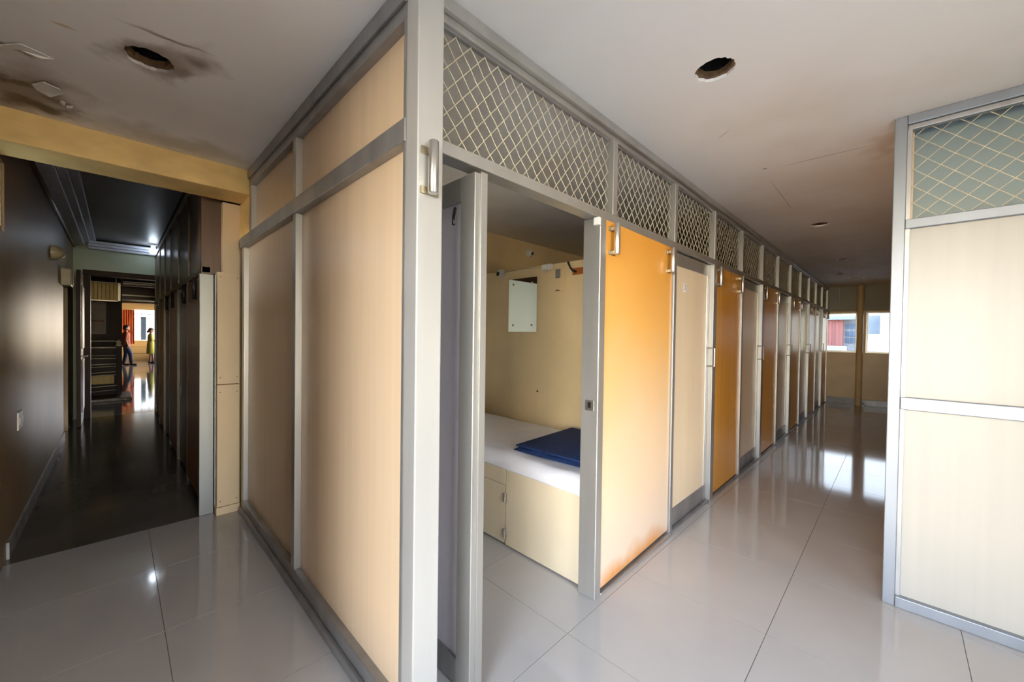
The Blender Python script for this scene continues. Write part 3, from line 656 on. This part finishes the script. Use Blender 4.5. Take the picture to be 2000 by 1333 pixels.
# ------------------------------------------------------------------ right partition
rp = empty('screen_partition', (1.4, 2.85, 0), 'cream panelled aluminium partition with mesh top facing the open area', 'partition', kind=S)
def pxx(n, m, x0, x1, z0, z1, y=(2.83, 2.89), bv=.003): return box(n, m, (x0, x1, y[0], y[1], z0, z1), rp, bv)
pxx('end_post', 'alu_screen', -.034, .014, 0, H)
for x in (1.38, 2.55): pxx('post', 'alu_screen', x, x+.05, 0, H)
pxx('top_rail', 'alu_screen', .014, 2.55, 2.475, H); pxx('top_rail_inner', 'alu_dark', .014, 2.55, 2.45, 2.475, (2.845, 2.88))
pxx('mesh_sill_rail', 'alu_screen', .014, 2.55, 1.945, 1.992, (2.826, 2.89)); pxx('mid_rail', 'alu_screen', .014, 2.55, 1.022, 1.085, (2.824, 2.89)); pxx('bottom_rail', 'alu_screen', .014, 2.55, 0, .055, (2.822, 2.89))
for x0, x1 in ((.014, 1.38), (1.43, 2.55)):
    pxx('inner_bead', 'alu_dark', x0, x0+.018, .055, 2.45, (2.842, 2.87), .001)
    pxx('cream_panel', 'cream_right', x0+.018, x1, 1.085, 1.945, (2.856, 2.874), 0); pxx('cream_panel', 'cream_right', x0+.018, x1, .055, 1.022, (2.856, 2.874), 0)
    o = mesh_bay(x0, x1, 1.992, 2.45, ax='x', x=2.862, pw=.092, ph=.085).build('wire_mesh', 'wire', rp, smooth=True); o['kind'] = 'stuff'
pxx('backing_board', 'pale_board', .014, 2.55, 1.95, 2.50, (2.96, 2.972), 0)
tag(box('wall_right_cabins', 'cream', (.0, .04, 2.89, YE, 0, H)), 'inner wall of the cabins behind the mesh-topped partition', 'wall', kind=S)
tag(box('wall_inner_board', 'pale_board', (.04, 2.6, 4.4, 4.46, 0, H)), 'pale blue-green board wall seen through the partition mesh', 'wall', kind=S)

# ------------------------------------------------------------------ end of the corridor
en = empty('wall_end', (-1.5, YE+.1, 0), 'end wall of the corridor with two windows and a yellow dado', 'wall', kind=S)
E0, E1 = YE, YE+.14
for m, b in (('wall_end', (-3.4,.04,E0,E1,0,1.10)), ('wall_grey', (-3.4,.04,E0,E1,1.97,2.93)), ('wall_end', (-3.4,.04,E0-.012,E0,1.955,1.99)), ('wall_grey', (-3.4,-1.16,E0,E1,1.10,1.97)), ('wall_end', (-.62,-.49,E0,E1,1.10,1.97))):
    box('wall_section', m, b, en)
box('wall_section', 'wall_end', (-.08,.04,E0,E1,1.10,1.97), en)
for b in ((-3.4,.04,E0-.004,E0,2.19,2.193), (-.93,-.925,E0-.006,E0,2.0,H)): box('board_joint', 'alu_dark', b, en)
tag(box('baseboard_end', 'marble', (-1.1,0,E0-.018,E0,0,.125), None, .003), 'grey marble skirting below the end windows', 'baseboard', kind=S)
tag(MB().lathe((-.575,E0-.09,0), [(.062,0),(.062,.02),(.056,.03),(.056,H)], 24).build('trim_4', 'wall_end', smooth=True), 'round yellow pipe column between the two end windows', 'column', kind=S)
window_frame('window_3', (-1.16, -.62, 1.10, 1.97), 'x', E1-.05, 'end window beside the cabin row overlooking a red building', 1, .05, 'glass_grimy')
window_frame('window_4', (-.49, -.08, 1.10, 1.97), 'x', E1-.05, 'end window behind the partition post overlooking pale houses', 1, .05, 'glass_grimy')
tag(box('paper_scrap', 'sticker', (-.50,-.47,10.72,10.76,0,.045), None, .004), 'small white scrap on the floor by the pipe column', 'scrap')
# outside the end windows
rb = empty('red_building', (-2.2, 21, -4), 'faded red building with blue glazing beyond the end window', 'building')
box('facade', 'red_wall', (-3.6,-1.55,20,24,-4,2.16), rb); box('roof_slab', 'grey_wall', (-3.7,-1.1,19.8,24,2.16,2.30), rb); box('wing', 'grey_wall', (-1.55,-1.1,20.3,24,-4,2.16), rb)
for z in (1.25,1.52,1.80): box('window', 'blue_glass', (-1.50,-1.17,20.26,20.3,z,z+.20), rb)
for x in (-1.95,-1.75): box('pilaster', 'red_wall', (x,x+.05,19.95,20,-4,2.1), rb)
tag(box('parapet_wall', 'white_wall', (-4,-1.22,17,17.2,-4,1.16), None, .02), 'low white parapet in front of the red building', 'parapet')
wbu = empty('pale_building', (-.4, 21, -4), 'pale house with a window beyond the end window beside the partition post', 'building')
box('facade', 'white_wall', (-1.08,1.5,20,24,-4,1.60), wbu); box('upper_storey', 'grey_wall', (-.95,-.50,20.8,24,1.60,2.35), wbu); box('upper_storey', 'white_wall', (-.50,1.5,20.4,24,1.60,3.2), wbu)
for x in (-.34, .2): box('window', 'blue_glass', (x,x+.22,20.36,20.4,1.66,2.18), wbu)
tag(box('ground_outside', 'ground', (-60,60,-60,80,-4.2,-4.0)), 'dusty ground outside the building', 'ground', kind=S)

# ------------------------------------------------------------------ lobby beyond the hall door
for nm, m, b, lb in (('wall_lobby_left', 'dark_wood', (-25.2,-9.05,-2.7,-2.6,0,2.93), 'dark panelled wall of the lobby'),):
    tag(box(nm, m, b), lb, 'wall', kind=S)
lw = empty('wall_lobby_right', (-17, 3.05, 0), 'lobby side wall with a long window', 'wall', kind=S)
for b in ((-20,-9.05,3.0,3.1,0,2.93),(-24.1,-20,3.0,3.1,0,.5),(-24.1,-20,3.0,3.1,2.5,2.93),(-25.2,-24.1,3.0,3.1,0,2.93)): box('wall_section', 'yellow_wall', b, lw)
le = empty('wall_lobby_end', (-25.1, .2, 0), 'sunlit yellow end wall of the lobby under the bright grilled window', 'wall', kind=S)
for b in ((-25.2,-25.05,-2.6,.58,0,2.93),(-25.2,-25.05,.58,2.6,0,.90),(-25.2,-25.05,.58,2.6,2.33,2.93),(-25.2,-25.05,2.6,3.1,0,2.93)): box('wall_section', 'yellow_wall', b, le)
box('ledge', 'yellow_wall', (-25.05,-24.95,.3,2.6,.86,.91), le)
for z in (.3,.6): box('ledge', 'brown_wood', (-25.05,-25.03,.3,2.9,z,z+.015), le)
gw = empty('window_5', (-25.1, 1.6, .9), 'bright grilled window behind the two people', 'window', kind=S)
for k in range(9):
    y = .58+.2525*k; box('grille_bar', 'dark_wood', (-25.12,-25.10,y-.008,y+.008,.90,2.33), gw)
for z in (1.9,2.12): box('grille_bar', 'dark_wood', (-25.125,-25.095,.58,2.6,z,z+.025), gw)
box('pane', 'glass_grimy', (-25.15,-25.145,.58,2.6,.90,2.33), gw); box('side_sash', 'blue_glass', (-25.0,-24.97,.80,.98,.93,2.0), gw)
cu = MB(); n = 30
for j in range(n):
    y0, y1 = .18+.40*j/n, .18+.40*(j+1)/n; f0, f1 = .03*math.sin(j*1.1), .03*math.sin((j+1)*1.1)
    cu.quad((-24.9+f0,y0,.75),(-24.9+f1,y1,.75),(-24.9+f1,y1,2.3),(-24.9+f0,y0,2.3)); cu.quad((-24.915+f0,y0,.75),(-24.915+f1,y1,.75),(-24.915+f1,y1,2.3),(-24.915+f0,y0,2.3))
tag(cu.build('curtain', 'curtain', smooth=True), 'orange curtain hanging beside the grilled lobby window', 'curtain')
tag(box('trim_5', 'yellow_wall', (-18.4,-18.0,-2.6,3.0,2.28,2.93)), 'yellow beam across the lobby ceiling in front of the window', 'beam', kind=S)
bh = empty('trim_6', (-11.5, .3, 2.1), 'dark brown stepped bulkhead with pale edges over the lobby', 'bulkhead', kind=S)
box('soffit', 'dark_wood', (-13.5,-9.06,-2.6,3.0,2.60,2.93), bh); box('face_board', 'brown_wood', (-14.2,-13.5,-2.6,3.0,2.13,2.93), bh); box('face_board', 'brown_wood', (-11.6,-11.4,.07,3.0,2.30,2.60), bh)
for x, z in ((-10.6,2.30),(-11.4,2.325),(-13.49,2.22)): box('pale_edge', 'pale_metal', (x,x+.03,.10,3.0,z,z+.025), bh)
box('fascia', 'dark_wood', (-10.57,-10.50,.08,3.0,2.31,2.62), bh)
sw = empty('wall_stair', (-12.3, -1.2, 0), 'dark brown stairwell wall of the lobby', 'wall', kind=S)
box('wall_section', 'dark_wood', (-12.4,-12.25,-2.6,.02,0,2.93), sw); box('edge_post', 'dark_wood', (-12.4,-12.2,.02,.09,0,2.93), sw)
po = empty('wall_poster', (-12.23, -.255, 1.27), 'grey poster with a brown band on the stairwell wall', 'poster'); box('sheet', 'poster', (-12.248,-12.235,-.40,-.155,1.28,1.98), po)
for z in (1.55,1.575): box('printed_band', 'poster_ink', (-12.235,-12.233,-.385,-.185,z,z+.014), po)
sg = empty('hanging_sign', (-10.9, -.18, 1.94), 'yellow slatted sign board with a pale edge above the stair', 'sign'); 
for y in (-.4, 0.0): MB().tube([(-10.92,y,2.29),(-10.92,y,2.62)], .006, 6).build('hanger_rod', 'pale_metal', sg)
for k in range(9): box('slat', 'sign_yellow', (-10.93,-10.905,-.46+.0535*k,-.411+.0535*k,1.955,2.285), sg, .002)
box('frame', 'pale_metal', (-10.935,-10.90,.022,.062,1.93,2.29), sg, .003); box('frame', 'pale_metal', (-10.935,-10.90,-.46,.062,1.93,1.953), sg, .003); box('frame', 'pale_metal', (-10.935,-10.90,-.46,.062,2.287,2.30), sg, .003)
sr = empty('stair_railing', (-11.3, -.2, 0), 'pale metal railing bars on a dark newel post beside the lobby stair', 'railing')
box('newel_post', 'dark_wood', (-11.34,-11.26,.0,.07,.05,1.05), sr, .004); MB().lathe((-11.3,.035,1.05), [(.05,0),(.055,.02),(.03,.04),(.045,.08),(.001,.13)], 14).build('newel_cap', 'pale_metal', sr, smooth=True)
for i, (z, sl, r) in enumerate(((1.15,0,.011),(1.02,.0,.016),(.86,.0,.006),(.80,.0,.008),(.69,.02,.011),(.64,.02,.007),(.53,.03,.009),(.47,.03,.012),(.25,.03,.009),(.16,.03,.006))):
    MB().tube([(-11.3,-.52,z-sl),(-11.3,-.2,z-sl*.3),(-11.3,.03,z)], r, 8).build('rail_bar', 'pale_metal', sr, smooth=True)
box('yellow_panel', 'sign_yellow', (-11.42,-11.40,-.52,-.03,.28,.46), sr); box('back_panel', 'dark_wood', (-11.46,-11.43,-.55,.05,.02,1.0), sr)
box('plinth', 'brown_wood', (-11.8,-10.75,-.6,.22,0,.055), sr, .006)

# ------------------------------------------------------------------ people in the lobby
def blend(name, m, prims, parent, sc, voxel=.009, iters=6):
    # overlapping limbs and volumes fused into one continuous skin
    b = MB(); org = WORLD[parent.name]
    def ell(c, r, n=14):
        c = Vector(c); base = len(b.v); k = 9
        for i in range(1, k):
            ph = PI*i/k
            for j in range(n): b.v.append(c + Vector((r[0]*math.sin(ph)*math.cos(2*PI*j/n), r[1]*math.sin(ph)*math.sin(2*PI*j/n), r[2]*math.cos(ph))))
        top = len(b.v); b.v += [c+Vector((0, 0, r[2])), c-Vector((0, 0, r[2]))]
        for i in range(k-2):
            for j in range(n): q = base+i*n; b.f.append((q+j, q+n+j, q+n+(j+1) % n, q+(j+1) % n))
        for j in range(n): b.f.append((top, base+j, base+(j+1) % n)); q = base+(k-2)*n; b.f.append((top+1, q+(j+1) % n, q+j))
    for p in prims:
        if p[0] == 'ell': ell(p[1], p[2])
        elif p[0] == 'cap':
            _, p0, p1, r0, r1 = p; b.tube([p0, (Vector(p0)+Vector(p1))/2, p1], [r0, (r0+r1)/2, r1], 12); ell(p0, (r0,)*3, 10); ell(p1, (r1,)*3, 10)
        else:
            base = len(b.v); n = 20
            for z, rx_, ry_, cy in p[1]:
                for j in range(n): b.v.append(Vector((rx_*math.cos(2*PI*j/n), cy+ry_*math.sin(2*PI*j/n), z)))
            for i in range(len(p[1])-1):
                for j in range(n): q = base+i*n; b.f.append((q+j, q+(j+1) % n, q+n+(j+1) % n, q+n+j))
            b.f.append(tuple(base+j for j in range(n))[::-1]); q = base+(len(p[1])-1)*n; b.f.append(tuple(q+j for j in range(n)))
    b.v = [Vector(v)*sc+org for v in b.v]
    o = b.build(name, m, parent, smooth=True, origin=org)
    r = o.modifiers.new('fuse', 'REMESH'); r.mode = 'VOXEL'; r.voxel_size = voxel*sc; r.use_smooth_shade = True
    k = o.modifiers.new('relax', 'SMOOTH'); k.factor = .5; k.iterations = iters
    return o
def hand_prims(w_, d, side):
    w_ = Vector(w_); d = Vector(d).normalized(); side = Vector(side).normalized(); up = side.cross(d)
    out = [('cap', w_, w_+d*.055, .024, .030), ('cap', w_+d*.05-side*.018, w_+d*.05+side*.018, .020, .020)]
    for k, ln in enumerate((.062, .075, .070, .052)):
        a = w_+d*.07+side*(.022*(k-1.5)); m_ = a+d*ln*.55+up*.006
        out += [('cap', a, m_, .0105, .010), ('cap', m_, a+d*ln*.95+up*.025, .010, .0085)]
    t = w_+d*.025-side*.028; out += [('cap', t, t+d*.032-side*.016, .012, .0105), ('cap', t+d*.032-side*.016, t+d*.062-side*.014, .0105, .009)]
    return out
def person(name, loc, s_, label, female):
    p = empty(name, loc, label, 'person')            # faces +y
    if not female:
        kneeL, ankL, kneeR, ankR = (.09, .13, .50), (.09, .16, .085), (-.09, .0, .50), (-.09, -.07, .085)
        elL, wrL, elR, wrR = (.215, -.02, 1.13), (.205, .05, .89), (-.215, -.04, 1.13), (-.205, .01, .88)
        hL, hR = hand_prims(wrL, (0, .12, -1), (0, 1, .1)), hand_prims(wrR, (0, .12, -1), (0, 1, .1))
    else:
        kneeL, ankL, kneeR, ankR = (.08, .06, .50), (.08, .08, .085), (-.08, .01, .50), (-.08, -.04, .085)
        elL, wrL, elR, wrR = (.205, .03, 1.10), (.10, .25, 1.17), (-.21, -.06, 1.10), (-.20, -.08, .87)
        hL, hR = hand_prims(wrL, (-.35, 1, .15), (0, .15, -1)), hand_prims(wrR, (0, .05, -1), (0, 1, 0))
    sw_ = .16 if female else .18
    B = [('ell', (0, .015, 1.625), (.074, .092, .112)), ('ell', (0, .045, 1.565), (.052, .058, .055)), ('cap', (0, -.01, 1.42), (0, .005, 1.54), .052, .047),
         ('cap', (0, .105, 1.625), (0, .118, 1.59), .009, .015), ('ell', (.076, .005, 1.605), (.012, .022, .032)), ('ell', (-.076, .005, 1.605), (.012, .022, .032)), ('ell', (0, .098, 1.555), (.024, .014, .010)),
         ('rings', [(.86, .15, .105, 0), (.95, .155, .11, 0), (1.08, .13, .095, 0), (1.25, .155, .11, 0), (1.38, .165, .10, 0), (1.44, .09, .06, 0)]),
         ('cap', (sw_, 0, 1.385), elL, .055, .040), ('cap', elL, wrL, .038, .026), ('cap', (-sw_, 0, 1.385), elR, .055, .040), ('cap', elR, wrR, .038, .026),
         ('cap', (.09, 0, .90), kneeL, .088, .058), ('cap', kneeL, ankL, .056, .036), ('cap', (-.09, 0, .90), kneeR, .088, .058), ('cap', kneeR, ankR, .056, .036)]
    for an in (ankL, ankR): B.append(('cap', (an[0], an[1]-.02, .05), (an[0], an[1]+.14, .035), .036, .028))
    blend('body', 'skin', B + hL + hR, p, s_)
    for sx_ in (-1, 1): MB().lathe(Vector((sx_*.030, .103, 1.635))*s_+Vector(loc), [(.001, -.004*s_), (.010*s_, 0), (.001, .004*s_)], 8, 'y').build('eye', 'hair', p)
    H_ = [('ell', (0, -.008, 1.655), (.086, .100, .098)), ('ell', (0, -.045, 1.60), (.078, .062, .085))]
    if female: H_ += [('cap', (0, .03, 1.70), (0, .135, 1.675), .045, .018), ('ell', (0, -.11, 1.56), (.045, .05, .06))]
    else: H_ += [('ell', (0, .045, 1.715), (.065, .055, .035))]
    blend('hair', 'hair', H_, p, s_)
    if not female:
        blend('shirt', 'shirt_orange', [('rings', [(.80, .178, .135, 0), (.95, .180, .138, 0), (1.10, .165, .125, 0), (1.28, .182, .132, 0), (1.39, .175, .118, 0), (1.455, .085, .075, 0)]),
              ('cap', (sw_-.01, 0, 1.385), (elL[0]*.98+.004, elL[1]*.85, 1.17), .072, .062), ('cap', (-sw_+.01, 0, 1.385), (elR[0]*.98-.004, elR[1]*.85, 1.17), .072, .062)], p, s_)
        blend('jeans', 'jeans', [('rings', [(.80, .165, .122, 0), (.93, .165, .122, 0)]), ('cap', (.09, 0, .86), kneeL, .100, .074), ('cap', kneeL, (ankL[0], ankL[1], .12), .073, .060), ('cap', (-.09, 0, .86), kneeR, .100, .074), ('cap', kneeR, (ankR[0], ankR[1], .12), .073, .060)], p, s_)
    else:
        blend('dress', 'dress', [('rings', [(.47, .215, .185, .02), (.70, .195, .165, .01), (.92, .180, .145, 0), (1.08, .150, .118, 0), (1.25, .170, .128, 0), (1.39, .165, .112, 0), (1.455, .080, .070, 0)]),
              ('cap', (sw_-.01, 0, 1.385), (elL[0], elL[1]*.9, 1.13), .068, .058), ('cap', (-sw_+.01, 0, 1.385), (elR[0], elR[1]*.9, 1.13), .068, .058)], p, s_)
    for an in (ankL, ankR): blend('shoe', 'shoe', [('ell', (an[0], an[1]-.01, .05), (.045, .06, .045)), ('cap', (an[0], an[1]+.02, .036), (an[0], an[1]+.15, .032), .042, .032)], p, s_)
    return p
person('person', (-21.4, .27, 0), .90, 'person in an orange-brown shirt and blue jeans standing in the lobby', False)
person('person', (-22.3, 1.02, 0), .85, 'person in a yellow-green dress holding a phone before the window', True)
tag(box('phone', 'black', (-22.255,-22.20,1.325,1.333,.985,1.11), None, .003), 'dark phone held up by the person in the dress', 'phone')
